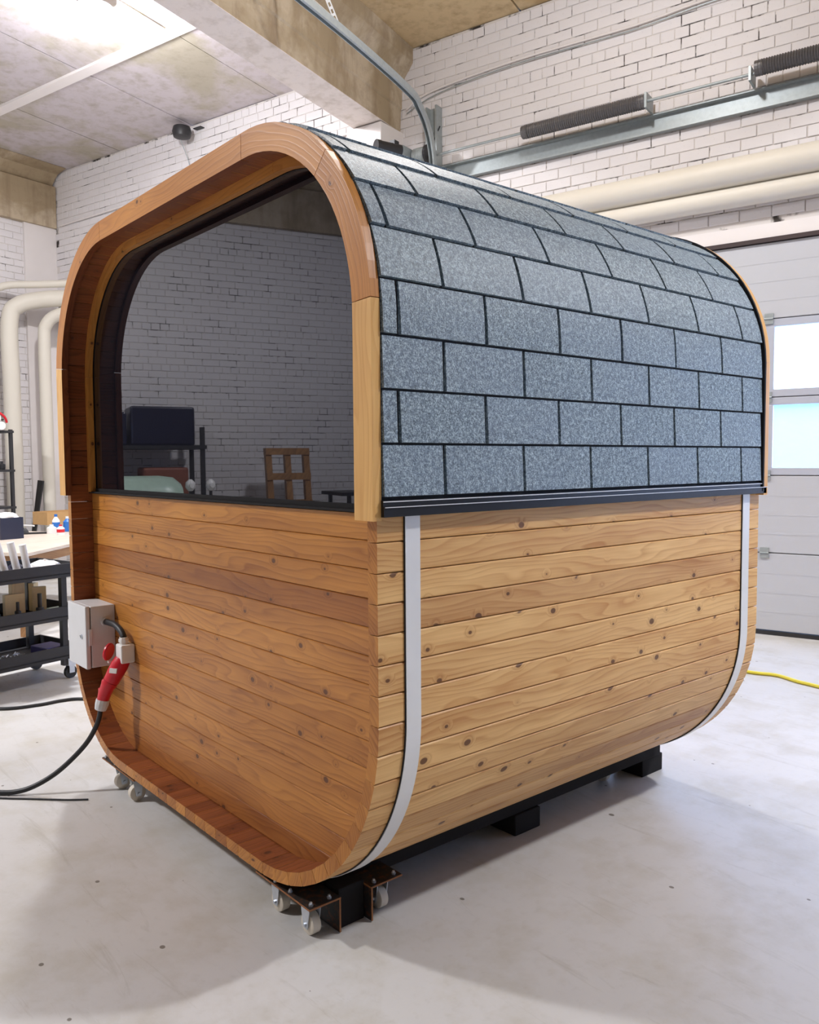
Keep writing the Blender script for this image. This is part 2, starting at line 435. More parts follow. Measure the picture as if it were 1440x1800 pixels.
for nme, a, b_, inw in (('wall_right', R(U_R, 0), R(U_R, T_F), -DU), ('wall_front', R(U_L, T_F), R(U_R, T_F), -DN)):
    mb = MB(); o3 = Vector((0, 0, Z_C))
    mb.hexa([a, b_, a-inw*.25, b_-inw*.25, a+o3, b_+o3, a-inw*.25+o3, b_-inw*.25+o3]); st(mb.build(nme, M['greywall']))

# ceiling: precast slabs between skewed beams -----------------------
SK = .10
def RS(u, t, z): return R(u+SK*t, t, z)
ceil = st(thing('ceiling', loc=R(0, 0, Z_C)))
mb = MB(); mb.rbox(U_L-.3, U_R+.3, -.3, T_F+.3, Z_C+.06, Z_C+.3); mb.build('roof_deck', M['felt'], ceil)
beams_u = [U_L+.02, -4.19, 2.1, 8.3]
rows = [(-.02, 1.66), (1.80, 7.4), (7.54, 13.2), (13.34, 14.52)]
for bi in range(3):
    ua, ub = beams_u[bi]+.12, beams_u[bi+1]-.12
    k = max(1, round((ub-ua)/1.5)); w = (ub-ua)/k
    for ri, (t0, t1) in enumerate(rows):
        for i in range(k):
            a, b_ = ua+w*i+.009, ua+w*(i+1)-.009
            P = [RS(a, t0, 0), RS(b_, t0, 0), RS(b_, t1, 0), RS(a, t1, 0)]
            dz = rnd.random()*.012
            mbs = MB(); mbs.prism([p+Vector((0, 0, Z_C+dz)) for p in P], Vector((0, 0, .07)))
            mbs.build('slab', M['slab'] if bi != 1 else M['slabbrown'], ceil)
    for (t0, t1) in ((1.66, 1.80), (7.4, 7.54), (13.2, 13.34)):
        mb = MB(); mb.rbox(ua, ub, t0, t1, Z_C-.025, Z_C+.06, M=RS); mb.build('joint_strip', M['plaster'] if bi != 1 else M['slabbrown'], ceil)
def beam(name, u, whiteside):
    root = st(thing(name, loc=RS(u, 0, 5.09)))
    def sec(pts, m, nm_):
        mb = MB(); rings = [[RS(u+x, t, z) for x, z in pts] for t in (-.02, T_F)]
        mb.loft(rings); mb.build(nm_, m, root)
    sec([(-.19, 5.09), (-.19, 5.085), (.19, 5.085), (.19, 5.09)][::-1], M['beamwhite'], 'beam_soffit')
    sec([(-.19, 5.09), (.19, 5.09), (.20, 5.32), (.215, 5.34), (.215, 5.60), (.36, 5.78), (.36, Z_C+.05), (-.36, Z_C+.05), (-.36, 5.78), (-.215, 5.60), (-.215, 5.34), (-.2, 5.32)], M['beamside'], 'beam_web')
    return root
beam('trim_1', beams_u[1], 0)
beam('trim_2', beams_u[2], 0)
# half beam and pilaster on the left wall
root = st(thing('trim_3', loc=R(U_L, 0, 5.09)))
mb = MB(); mb.loft([[R(U_L+x, t, z) for x, z in [(0, 5.10), (.10, 5.10), (.10, 5.72), (.06, 5.74), (0, 5.74)]] for t in (0.02, T_F)]); mb.build('beam_web', M['beamside'], root)
mb = MB(); mb.loft([[R(U_L+x, t, z) for x, z in [(0, 5.745), (.05, 5.745), (.10, 5.80), (.20, 5.88), (.42, Z_C), (0, Z_C)]] for t in (0.04, T_F)]); mb.build('haunch', M['beamside'], root)
mb = MB(); mb.rbox(U_L-.02, U_L+.05, .0, .52, 0, 5.10)
st(mb.build('trim_4', M['plaster']))
# column carrying the main beam
mb = MB(); mb.rbox(-4.42, -3.96, 0, .42, 0, 5.075); st(mb.build('trim_5', M['plaster'], bevel=.008))

for q, (a_, b_) in enumerate(((D_U0, D_U1), (E_U0, E_U1))):
    mb = MB(); mb.rbox(a_-.12, b_+.12, .0, .016, D_Z+.0, D_Z+.135); st(mb.build('trim_%d' % (7+q), M['plaster']))
# sectional door ----------------------------------------------------
M['seal'] = plain('brown_seal', lin(58, 44, 44), .6)
def build_door(name, U0, U1, u_ref):
    door = st(thing(name, loc=R((U0+U1)/2, 0, 0)))
    zs = [.035, .71, 1.375, 2.04, 2.70, 3.34]
    for i in range(5):
        z0, z1 = zs[i]+.004, zs[i+1]-.004
        if i in (2, 3): continue
        pn = MB(); pn.rbox(U0-.02, U1+.02, -.05, 0.0, z0, z1)
        k = 5
        pn.rbox(U0-.02, U1+.02, -.05, -.03, z1-.004, z1+.012); p = pn.build('door_section', M['door'], door, bevel=.004)
        for j in range(1, 4):     # pressed ribs
            zz = z0+(z1-z0)*j/4
            rb = MB(); rb.rbox(U0, U1, 0, .0015, zz-.01, zz+.01); rb.build('pressed_rib', M['door'], p)
    PW = .98
    for i, nmz in ((2, (1.375, 2.04)), (3, (2.04, 2.70))):
        z0, z1 = nmz[0]+.004, nmz[1]-.004
        fr = MB(); fr.rbox(U0-.02, U1+.02, -.045, 0, z0, z0+.062); fr.rbox(U0-.02, U1+.02, -.045, 0, z1-.062, z1)
        uu = u_ref-PW*6
        edges = []
        while uu < U1+.1:
            a = max(uu-.045, U0-.02); b_ = min(uu+.045, U1+.02)
            if b_ > a+.001: fr.rbox(a, b_, -.045, 0.001, z0+.062, z1-.062)
            edges.append(uu); uu += PW
        fr.rbox(U0-.02, U1+.02, -.045, -.028, z1-.004, z1+.012)
        fo = fr.build('window_sash', M['doorframe'], door, bevel=.003)
        for a in edges:
            a0, a1 = max(a+.045, U0), min(a+PW-.045, U1)
            if a1-a0 < .1: continue
            g = MB(); g.rbox(a0, a1, -.026, -.020, z0+.062, z1-.062); g.build('pane', M['pane'], fo)
    sl = MB(); sl.rbox(U0-.02, U1+.02, -.05, .012, 0, .035); sl.build('bottom_seal', M['black'], door)
    sl = MB(); sl.rbox(U0-.05, U1+.05, -.03, .03, 3.34, 3.375); sl.build('top_seal', M['seal'], door)
    for zz in zs[1:5]:
        for uu in [u_ref+k for k in range(-7, 8) if U0+.05 < u_ref+k < U1-.05]:
            h = MB(); h.rbox(uu-.035, uu+.035, 0, .012, zz-.045, zz-.006); h.rbox(uu-.035, uu+.035, 0, .012, zz+.006, zz+.045)
            h.cyl(R(uu-.036, .014, zz), R(uu+.036, .014, zz), .008, 8); h.build('hinge', M['galv'], door)

build_door('door_1', D_U0, D_U1, -.20)
build_door('door_2', E_U0, E_U1, 5.0)
# outside: pale facade and ground glimpsed through the panes
tb = thing('warehouse', 'pale blue-white building seen outside through the door windows', 'building', R(-2, -14, 0))
mb = MB(); mb.rbox(-6, .35, -16, -13, 0, 2.75); mb.build('facade', plain('pale_facade', lin(170, 200, 214), .7), tb)
mb = MB(); mb.rbox(-6.2, .5, -16.2, -12.8, 2.75, 2.9); mb.build('roof', M['doorframe'], tb)
mb = MB(); mb.rbox(-14, 10, -20, -.5, -.1, -.02); st(mb.build('trim_6', M['plaster']))

# ------------------------------------------------------------------ the sauna
ZB = .135
# base outline: list of (type, data); starts at right side foot of the straight part
ARC = [('L', (0, .80), (0, 1.92)), ('A', (-.62, 1.92), .62, 0), ('L', (-.62, 2.54), (-1.867, 2.54)), ('A', (-1.867, 1.92), .62, 90),
       ('L', (-2.487, 1.92), (-2.487, .72)), ('A', (-1.907, .72), .58, 180), ('L', (-1.907, .14), (-.66, .14)), ('A', (-.66, .80), .66, 270)]
SEG = []; s_ = 0
for a in ARC:
    ln = math.dist(a[1], a[2]) if a[0] == 'L' else a[2]*math.pi/2
    SEG.append((s_, s_+ln, a)); s_ += ln
PER = s_
def prof(s, d=0.0):
    s = s % PER
    for s0, s1, a in SEG:
        if s <= s1+1e-9:
            if a[0] == 'L':
                f = (s-s0)/(s1-s0); x = a[1][0]+(a[2][0]-a[1][0])*f; z = a[1][1]+(a[2][1]-a[1][1])*f
                dx, dz = (a[2][0]-a[1][0])/(s1-s0), (a[2][1]-a[1][1])/(s1-s0); nx, nz = dz, -dx
            else:
                th = math.radians(a[3])+(s-s0)/a[2]; nx, nz = math.cos(th), math.sin(th)
                x, z = a[1][0]+a[2]*nx, a[1][1]+a[2]*nz
            return x+nx*d, z+nz*d
def PV(s, d, y): x, z = prof(s, d); return Vector((x, y, z))
S_Z = lambda z: z-.80                    # arc length of height z on the right side
S_LZ = lambda z: SEG[4][0]+(1.92-z)       # same on the left side
YL = 2.10
sauna = thing('barrel_sauna', 'rounded square wooden barrel sauna with shingled roof and dark glass front', 'sauna', (-1.24, 1.05, 0))
PIT = .0849
nst = round(PER/PIT); pit = PER/nst
s0 = S_Z(1.305) % pit
def stave(s, ya, yb):
    g = .0013; c = .0035; th = .042
    a, b_ = s+g, s+pit-g
    sec = [(a+c, 0), (b_-c, 0), (b_, -c), (b_*.5+b_*.5, -th+.0), (a, -th), (a, -c)]
    mb = MB(); rings = []
    for y in (ya, yb):
        pts = []
        for ss, d in sec:
            # chord position so each stave stays flat
            f = (ss-s)/pit; p0, p1 = PV(s, d, y), PV(s+pit, d, y); pts.append(p0.lerp(p1, f))
        rings.append(pts)
    pc = rings[0][0]
    mb.loft(rings, uvf=None)
    # uv: length along y, width along the outline
    mb.uv = []
    n = 6
    idx = {i: sec[i % n] for i in range(2*n)}
    for f in mb.f:
        mb.uv.append([(mb.v[i][1] + (idx[i][1]*3), idx[i][0]-s+idx[i][1]) for i in f])
    return mb
for i in range(nst):
    o = stave(s0+i*pit, 0.0, YL).build('stave', M['stave'], sauna)
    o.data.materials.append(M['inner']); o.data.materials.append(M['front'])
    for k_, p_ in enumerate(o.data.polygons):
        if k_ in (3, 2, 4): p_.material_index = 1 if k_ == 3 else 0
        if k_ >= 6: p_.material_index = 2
# recessed front wall and back wall of horizontal boards
def inner_x(z, d):
    zt, zb = 2.54+d, .135-d
    def edge(cx, cz, r, sign):
        r += d; q = r*r-(z-cz)**2
        return cx+sign*math.sqrt(max(q, 0))
    xr = edge(-.62, 1.92, .62, 1) if z > 1.92 else (edge(-.66, .80, .66, 1) if z < .80 else d)
    xl = edge(-1.867, 1.92, .62, -1) if z > 1.92 else (edge(-1.907, .72, .58, -1) if z < .72 else -2.487-d)
    return xl, xr
def board_wall(zlist, y0, y1, sgn, mat, name):
    for z0, z1 in zlist:
        k = 5 if (z0 < .78 or z1 > 1.9) else 1
        zz = [z0+(z1-z0)*i/k for i in range(k+1)]
        def poly(y, ins, da):
            L, Rr = [], []
            for q, z in enumerate(zz):
                z_ = min(max(z, z0+ins), z1-ins); xl, xr = inner_x(z_, -.0425-da); L.append(Vector((xl, y, z_))); Rr.append(Vector((xr, y, z_)))
            return Rr+L[::-1]
        mb = MB(); rings = [poly(y0, .0028, .0), poly(y0+sgn*.003, .0006, 0), poly(y1, .0006, 0)]
        mb.loft(rings, uvf=lambda p: (p.x, p.z-z0)); mb.build(name, mat, sauna)
fz = []; z = 1.293
fz.append((1.293, 1.374))
while z > .19: fz.append((max(z-.0862, .1835), z)); z -= .0862
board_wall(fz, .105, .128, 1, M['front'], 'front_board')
bz = []; z = .1835
while z < 2.49: bz.append((z, min(z+.0862, 2.4965))); z += .0862
board_wall(bz, 2.02, 1.998, -1, M['front'], 'back_board')

# bands along the outline: s range, d range, y range
def band(sa, sb, d0, d1, y0, y1, mat, name, parent, step=.05, label=None, smooth=False, vscale=1):
    k = max(1, math.ceil((sb-sa)/step)); rings = []
    for i in range(k+1):
        s = sa+(sb-sa)*i/k; rings.append([PV(s, d0, y0), PV(s, d1, y0), PV(s, d1, y1), PV(s, d0, y1)])
    mb = MB(); mb.loft(rings)
    mb.uv = [[(sa+(sb-sa)*(i//4)/k, (d0, d1+(0), d1+.0+(y1-y0), d0-(y1-y0))[i % 4]+.0) for i in f] for f in mb.f]
    o = mb.build(name, mat, parent, smooth=False)
    if label: o['label'] = label
    return o
# front ring trim pieces
sL = S_LZ(1.985)
cuts = [S_Z(1.365), S_Z(1.952), S_Z(1.92)+.62*math.radians(46), SEG[2][0]+.02, SEG[2][1]+.01, sL, S_LZ(1.365)]
for i in range(len(cuts)-1):
    rb_ = band(cuts[i]+.0012, cuts[i+1]-.0012, -.060, .021, -.030, -.0004, M['paletrim'] if i in (0, 5) else M['trim'], 'ring_board', sauna, label='straight upright board of the front ring' if i in (0, 5) else None)
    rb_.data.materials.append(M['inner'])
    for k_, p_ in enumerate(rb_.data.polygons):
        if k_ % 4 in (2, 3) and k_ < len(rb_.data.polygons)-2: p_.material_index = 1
# inner bead round the glass
bc = [S_Z(1.380), S_Z(1.93), SEG[2][0]+.02, SEG[2][1]-.1, S_LZ(1.95), S_LZ(1.380)]
for i in range(len(bc)-1):
    band(bc[i]+.0006, bc[i+1]-.0006, -.078, -.0425, .086, .112, M['trim'], 'glazing_bead', sauna)
# glass
pts = []
k = 60; sa, sb = S_Z(1.383), S_LZ(1.383)
for i in range(k+1): pts.append(PV(sa+(sb-sa)*i/k, -.064, .116))
MB().prism(pts, Vector((0, .010, 0)), lambda p: (p.x, p.z)).build('glass_pane', M['glass'], sauna)
band(sa, sb, -.083, -.078, .1150, .116, M['flashing'], 'sealant_line', sauna)
MB().box((-2.444, .088, 1.3745), (-.043, .1165, 1.383)).build('window_sill', M['block'], sauna, bevel=.002)
MB().box((-2.40, .106, 1.3832), (-.09, .116, 1.398)).build('glazing_channel', M['block'], sauna)

# roof: felt, shingles, flashings, rear ring
RZ = 1.425
ra, rb = S_Z(RZ-.01), S_LZ(RZ-.01)
band(ra, rb, .0015, .018, .002, 2.064, M['felt'], 'roof_felt', sauna, smooth=True)
EXP = .1453; ra, rb = S_Z(RZ), S_LZ(RZ); nrow = round((rb-ra)/EXP); ex = (rb-ra)/nrow
TAB = 1/3; y00 = .2242; gapw = .0058
def shingle(sa, y0, y1, left):
    k = 4; rings = []
    r = rnd.random()*.0012; sl = rnd.random()*.002
    for i in range(k+1):
        f = i/k; s = sa+.0058+(ex-.0068)*f
        f2 = 1-f if left else f
        d1 = .0300+r-.0062*f2
        if (i == 0 and not left) or (i == k and left): pass
        rings.append([PV(s, .018, y0), PV(s, d1, y0+sl*(1-f2)), PV(s, d1, y1-sl*(1-f2)), PV(s, .018, y1)])
    mb = MB(); mb.loft(rings); return mb
mid = (ra+rb)/2
for r in range(nrow):
    sa = ra+r*ex; left = sa+ex/2 > mid
    base = y00-(0 if r % 2 == 0 else TAB/2)
    y = base-TAB*2
    while y < 2.06:
        a, b_ = max(y+gapw, .003), min(y+TAB-gapw, 2.058)
        if b_-a > .02: shingle(sa, a, b_, left).build('shingle', M['shingle'], sauna, smooth=True)
        y += TAB
for left in (0, 1):
    if not left: f = lambda za, zb: (S_Z(za), S_Z(zb))
    else: f = lambda za, zb: (S_LZ(zb), S_LZ(za))
    fo = band(*f(1.376, 1.400), .0015, .034, -.002, 2.10, M['flashing'], 'eaves_flashing', sauna, step=1)
    band(*f(1.400, 1.4035), .0015, .038, -.002, 2.10, M['flashing'], 'drip_edge', fo, step=1)
    band(*f(1.4035, 1.421), .0015, .030, -.002, 2.10, M['flashing'], 'upper_strip', fo, step=1)
    band(*f(1.416, 1.4185), .030, .0325, -.002, 2.10, M['steelband'], 'highlight_strip', fo, step=1)  # pale strips, here and below, imitate highlight lines on the black flashing
    band(*f(1.4012, 1.4034), .0381, .0392, -.002, 2.10, M['steelband'], 'highlight_strip', fo, step=1)
band(S_Z(1.385), S_LZ(1.385), .0015, .036, 2.064, 2.0745, M['felt'], 'rear_seal', sauna)
for a, b_ in ((S_Z(1.368), S_Z(1.93)), (S_Z(1.93), SEG[2][0]+.03), (SEG[2][0]+.03, SEG[2][1]), (SEG[2][1], S_LZ(1.93)), (S_LZ(1.93), S_LZ(1.368))):
    band(a+.0005, b_-.0005, -.06, .030, 2.1005, 2.116, M['paletrim'], 'rear_ring_board', sauna)
    band(a+.0005, b_-.0005, .0015, .034, 2.075, 2.1004, M['paletrim'], 'rear_edge_board', sauna)
# steel straps round the hull
for y0, y1 in ((.095, .149), (1.955, 2.012)):
    band(S_LZ(1.376), PER+S_Z(1.376), .0035, .0055, y0, y1, M['steelband'], 'steel_strap', sauna, step=.03, smooth=True)
    band(S_LZ(1.376), PER+S_Z(1.376), .0004, .0034, y0-.0028, y1, M['felt'], 'strap_shadow_line', sauna, step=.03)  # black strip under the strap, added as the shadow line at its edge

# ------------------------------------------------------------------ undercarriage (rests under the hull)
def runner(xa, xb, lab):
    MBx = MB().box((xa, .135, .086), (xb, 2.12, .134)); o = MBx.build('runner_beam', M['block'], bevel=.004)
    tag(o, lab, 'beam')
runner(-.62, -.48, 'long black timber runner under the right side of the sauna')
runner(-2.03, -1.87, 'long black timber runner under the far left side of the sauna')
def block(x0, x1, y0, y1, z1, lab):
    o = MB().box((x0, y0, 0), (x1, y1, z1)).build('timber_block', M['block'], bevel=.005); tag(o, lab, 'block')
block(-.66, -.47, 1.065, 1.22, .0855, 'black timber block on the floor halfway along the right side')
block(-.66, -.49, 1.985, 2.155, .0855, 'black timber block on the floor at the far right corner')
o = MB().box((-.60, .140, .0), (-.40, .2445, .134)).build('timber_block', M['block'], bevel=.004); tag(o, 'black timber block between the two front castor plates', 'block')
block(-2.06, -1.88, 1.2, 1.36, .0855, 'black timber block under the far left runner')
def castor(t, x, y, ax, ztop=.115, r=.036):
    dv = Vector((1, 0, 0)) if ax == 'x' else Vector((0, 1, 0)); pv = Vector((0, 1, 0)) if ax == 'x' else Vector((1, 0, 0))
    c = Vector((x, y, r)); w = .017
    f = MB()
    for sg in (-1, 1):
        a = c+dv*sg*(w+.004)
        poly = [a+pv*-.012+Vector((0, 0, -.012)), a+pv*.012+Vector((0, 0, -.012)), a+pv*.026+Vector((0, 0, ztop-r-.012)), a-pv*.026+Vector((0, 0, ztop-r-.012))]
        f.prism(poly, dv*sg*.0022)
    cc = Vector((x, y, ztop-.012)); f.cyl(cc, cc+Vector((0, 0, .009)), .027, 18); f.box((x-.034, y-.034, ztop-.003), (x+.034, y+.034, ztop))
    fk = f.build('castor_fork', M['zinc'], t)
    wb = MB(); wb.tube([c-dv*w, c-dv*(w-.003), c+dv*(w-.003), c+dv*w], [r-.004, r, r, r-.004], 24); wb.build('wheel', M['nylon'], fk, smooth=True)
    hb = MB(); hb.cyl(c-dv*(w+.002), c+dv*(w+.002), .013, 14); hb.cyl(c-dv*(w+.012), c+dv*(w+.012), .0065, 6); hb.build('axle_bolt', M['zinc'], fk)
def dolly(label, x0, x1, y0, y1, leg, bolts, cast):
    t = thing('castor_plate', label, 'steel plate', ((x0+x1)/2, (y0+y1)/2, 0))
    MB().box((x0, y0, .1152), (x1, y1, .1215)).build('plate', M['plate'], t, bevel=.001)
    MB().box((x0, y0-.0012, .1155), (x1, y0, .121)).build('cut_edge', M['rust'], t)
    MB().box((x1, y0, .1155), (x1+.0012, y1, .121)).build('cut_edge', M['rust'], t)
    if leg:
        MB().box((leg[0], leg[1], .004), (leg[2], leg[3], .1150)).build('down_leg', M['plate'], t)
        MB().box((leg[2], leg[1], .0045), (leg[2]+.0012, leg[3], .1145)).build('cut_edge', M['rust'], t)
    for bx, by in bolts:
        b = MB(); b.cyl((bx, by, .1216), (bx, by, .1285), .0075, 6); b.cyl((bx, by, .1285), (bx, by, .134), .0045, 8); b.build('bolt', M['zinc'], t)
    for q in cast: castor(t, *q)
    return t
dolly('front steel castor plate under the near right corner of the sauna', -.71, -.378, .014, .134, (-.60, .128, -.379, .134), [(-.69, .024), (-.60, .024), (-.51, .026), (-.395, .030), (-.395, .10)], [(-.444, .062, 'y'), (-.628, .062, 'y')])
dolly('second small steel castor plate behind the near right corner', -.60, -.362, .246, .378, (-.60, .246, -.363, .252), [(-.38, .27), (-.38, .355)], [(-.425, .325, 'y')])
dolly('steel castor plate under the near left corner of the sauna', -2.16, -1.78, .014, .134, None, [(-2.14, .024), (-2.02, .024), (-1.92, .024), (-1.82, .024)], [(-2.03, .060, 'x'), (-1.85, .055, 'x')])
dolly('steel castor plate in shadow under the rear right of the sauna', -.64, -.56, 1.76, 1.88, None, [(-.575, 1.78)], [(-.600, 1.82, 'y')])

# ------------------------------------------------------------------ electric box, plug, cables
eb = thing('electrical_enclosure', 'light grey electrical box with lid lock mounted inside the left front edge', 'electrical box', (-2.30, .03, .55))
MB().box((-2.425, -.012, .552), (-2.184, .1045, .846)).build('box_body', M['grey_plastic'], eb, bevel=.005)
lid = MB().box((-2.428, -.038, .549), (-2.181, -.016, .849)).build('lid', M['grey_plastic'], eb, bevel=.005)
MB().box((-2.420, -.0158, .556), (-2.188, -.0122, .842)).build('lid_gasket', M['black'], eb)
MB().box((-2.180, -.026, .662), (-2.174, -.010, .742)).build('hinge_clip', M['grey_plastic'], lid, bevel=.002)
l = MB(); l.cyl((-2.235, -.038, .70), (-2.235, -.043, .70), .011, 16); l.build('lock', M['zinc'], lid)
l = MB(); l.box((-2.236, -.0445, .694), (-2.234, -.0428, .706)); l.box((-2.262, -.040, .698), (-2.247, -.038, .702)); l.build('key_slot', M['black'], lid)
l = MB(); l.cyl((-2.1845, .055, .768), (-2.168, .055, .768), .020, 18); l.build('cable_gland', M['grey_plastic'], eb, smooth=True)
c_ = MB().tube([(-2.175, .055, .768), (-2.13, .055, .770), (-2.07, .060, .768), (-2.02, .064, .752), (-1.995, .066, .735), (-1.985, .066, .722)], .0145, 12, 5).build('box_lead', M['rubber'], smooth=True)
tag(c_, 'short thick black lead curving from the grey box to the plug socket', 'cable')
DX, DZ = -.036, .058
def SP(x, y, z): return Vector((x+DX, y, z+DZ))
so = thing('power_inlet', 'white wall socket with red hinged cover and red five-pin plug hanging below', 'socket', (-1.98, .07, .60))
MB().box((-2.015, .038, .606), (-1.945, .104, .692)).build('socket_body', M['white_plastic'], so, bevel=.007)
l = MB(); l.cyl((-1.985, .066, .692), (-1.985, .066, .722), .020, 8); l.cyl((-1.985, .066, .702), (-1.985, .066, .714), .024, 8); l.build('gland_nut', M['white_plastic'], so)
l = MB(); l.tube([SP(-1.950, .060, .560), SP(-1.952, .045, .535), SP(-1.962, .028, .500), SP(-1.975, .014, .465)], [.036, .040, .038, .036], 18); l.build('socket_collar', M['red'], so, smooth=True)
l = MB(); a = SP(-2.020, .028, .588); nrm = Vector((-.75, -.60, .20)).normalized(); l.tube([a, a+nrm*.006, a+nrm*.014, a+nrm*.018], [.038, .042, .040, .028], 22); l.build('hinged_cover', M['red'], so, smooth=True)
MB().box((-2.050, .012, .600), (-2.034, .03, .610)).build('cover_catch', M['white_plastic'], so)
pl = thing('red_plug', 'red industrial plug with white rating label and grey nut, cable leaving below', 'plug', (-2.02, 0, .45))
l = MB(); l.tube([SP(-1.977, .011, .462), SP(-1.981, .005, .450), SP(-1.986, 0, .438), SP(-1.998, -.010, .405), SP(-2.004, -.018, .372)], [.0355, .037, .032, .030, .026], 18); l.build('plug_body', M['red'], pl, smooth=True)
MB().box((-2.066, -.030, .450), (-2.044, -.004, .486)).build('latch', M['red'], pl, bevel=.004)
MB().prism([SP(-1.945, .000, .532), SP(-1.918, .022, .530), SP(-1.921, .020, .508), SP(-1.948, -.002, .510)], Vector((.003, -.005, 0))).build('rating_label', M['white_plastic'], pl)
l = MB(); l.tube([SP(-2.004, -.017, .376), SP(-2.006, -.022, .355), SP(-2.010, -.028, .330)], [.031, .031, .026], 12); l.build('clamp_nut', M['grey_plastic'], pl)
cab = MB().tube([SP(-2.009, -.026, .338), (-2.06, -.04, .32), (-2.10, -.085, .22), (-2.16, -.18, .11), (-2.215, -.27, .045), (-2.27, -.345, .016), (-2.35, -.43, .0125), (-2.5, -.56, .0125), (-2.8, -.8, .0125)], .0115, 12, 8).build('power_cable', M['rubber'], smooth=True)
tag(cab, 'thick black cable dropping from the red plug to the floor at left', 'cable')
def fcable(pts, r, mat, lab, name='floor_cable'):
    o = MB().tube([Vector((x, y, r+.0005)) for x, y in pts], r, 8, 8).build(name, mat, smooth=True); tag(o, lab, 'cable'); return o
fcable([(-4.6, -.75), (-3.95, -.2), (-3.72, -.03), (-3.66, .16), (-3.66, .30), (-3.60, .42), (-3.3, .65), (-2.9, .85)], .010, M['rubber'], 'black cable on the lit floor below the trolley, running behind the sauna')
fcable([(-2.55, -.66), (-2.29, -.43), (-2.16, -.30), (-2.05, -.19), (-1.99, -.115)], .004, M['rubber'], 'thin black wire on the floor near the shadow edge')
o = fcable([(-1.9, 4.02), (-1.5, 4.16), (-1.09, 4.20), (-.93, 4.255), (-.75, 4.20), (-.60, 4.175), (-.2, 4.05), (.6, 3.9)], .012, M['yellow'], 'yellow hose lying on the floor before the garage door', 'yellow_hose'); o['category'] = 'hose'

# ------------------------------------------------------------------ door springs, shaft, rail, tracks
t = thing('spring_rail', 'galvanised channel rail fixed across the brick wall above the door', 'rail', R(-1.6, .04, 4.45))
mb = MB(); mb.rbox(-3.62, 3.2, .010, .022, 4.435, 4.60); mb.rbox(-3.62, 3.2, .022, .075, 4.588, 4.60); mb.rbox(-3.62, 3.2, .022, .075, 4.435, 4.447); mb.build('channel', M['galv'], t)
sh = MB().cyl(R(-3.62, .22, 4.665), R(3.2, .22, 4.665), .0127, 10).build('spring_shaft', M['galv'], smooth=True); tag(sh, 'thin steel torsion shaft running above the channel rail', 'shaft')
def spring(ua, ub, lab, zs_, zend):
    t = thing('torsion_spring', lab, 'spring', R((ua+ub)/2, .22, 4.66), 'torsion springs over the door')
    pts = []; turns = int((ub-ua)/.020)
    core = MB(); n_ = turns*2
    ps = []; rr = []
    for i in range(n_+1):
        f = i/n_; ps.append(R(ua+(ub-ua)*f, .22, zs_+(zend-zs_)*f)); rr.append(.056 if i % 2 else .064)
    core.tube(ps, rr, 18); core.build('coil', M['spring'], t, smooth=False)
    for uu, z_, s2 in ((ua, zs_, -1), (ub, zend, 1)):
        e = MB(); e.cyl(R(uu-.03, .22, z_), R(uu+.03, .22, z_), .061, 18); e.build('end_cone', M['spring'], t)
    e = MB(); e.rbox(ub+.03, ub+.05, .076, .26, 4.60, 4.73); e.build('bearing_bracket', M['galv'], t)
spring(-2.38, -1.24, 'dark coil spring hanging at the left, over the sauna roof', 4.665, 4.665)
spring(-.27, .9, 'dark coil spring at the top right edge, further right', 4.70, 4.70)
# bracket under the right spring's left end
pb = MB(); pb.rbox(-3.60, -3.46, .01, .05, 4.40, 5.22); pb.rbox(-3.60, -3.58, .05, .12, 4.40, 5.22); pb.rbox(-3.48, -3.46, .05, .12, 4.40, 5.22)
tag(pb.build('wall_post', M['galv']), 'short vertical galvanised channel post beside the column', 'post')
bk = MB(); bk.rbox(-.345, -.325, .076, .26, 4.605, 4.72); tag(bk.build('bearing_bracket', M['galv']), 'small upright bracket under the left end of the right spring', 'bracket')
tr = thing('door_track', 'galvanised track curving from beside the door up along the ceiling', 'track', R(-3.42, .22, 0))
path = [(-3.42, .24, 3.3), (-3.42, .24, 4.1), (-3.42, .24, 4.45), (-3.40, .30, 4.68), (-3.36, .45, 4.86), (-3.29, .70, 4.96), (-3.22, 1.0, 5.0), (-3.05, 2.2, 5.0), (-2.86, 4.2, 5.0), (-2.66, 6.2, 5.0)]
pts = catmull([R(*p) for p in path], 6); rings = []; 
for i, p in enumerate(pts):
    d = (pts[min(i+1, len(pts)-1)]-pts[max(i-1, 0)]).normalized(); side = DU.copy(); up = side.cross(d).normalized()
    rings.append([p+side*a+up*b_ for a, b_ in ((-.03, -.030), (.03, -.030), (.03, .030), (.012, .034), (.012, -.022), (-.024, -.022), (-.024, .030), (-.03, .030))])
MB().loft(rings).build('rail_profile', M['galv'], tr)
for k, q in enumerate(((545, -30), (628, -30))):
    a = R(-3.04, 2.25, 5.03); bpt = (R(-3.95, 2.25, 5.92), R(-3.1, 2.9, 5.92))[k]
    d = (bpt-a).normalized(); sd = d.cross(FWD).normalized()
    strut = MB(); wv = sd*.018; tv = sd.cross(d)*.0015
    ln = (bpt-a).length; nh = int(ln/.05)
    strut.prism([a-wv, a-wv*.45, bpt-wv*.45, bpt-wv], tv); strut.prism([a+wv*.45, a+wv, bpt+wv, bpt+wv*.45], tv)
    for i in range(nh+1):
        c = a+d*(i*.05); strut.prism([c-wv*.45, c+wv*.45, c+wv*.45+d*.02, c-wv*.45+d*.02], tv)
    strut.build('perforated_strut', M['steelband'], tr)
dr = thing('cable_drum', 'grey grooved cable drum on the left end of the shaft', 'drum', R(-3.62, .22, 4.66))
ps = []; rr = []
for i in range(17): ps.append(R(-3.66+i*.009, .22, 4.69)); rr.append(.088 if i % 2 else .082)
MB().tube(ps, rr, 24).build('drum_body', M['galv'], dr)
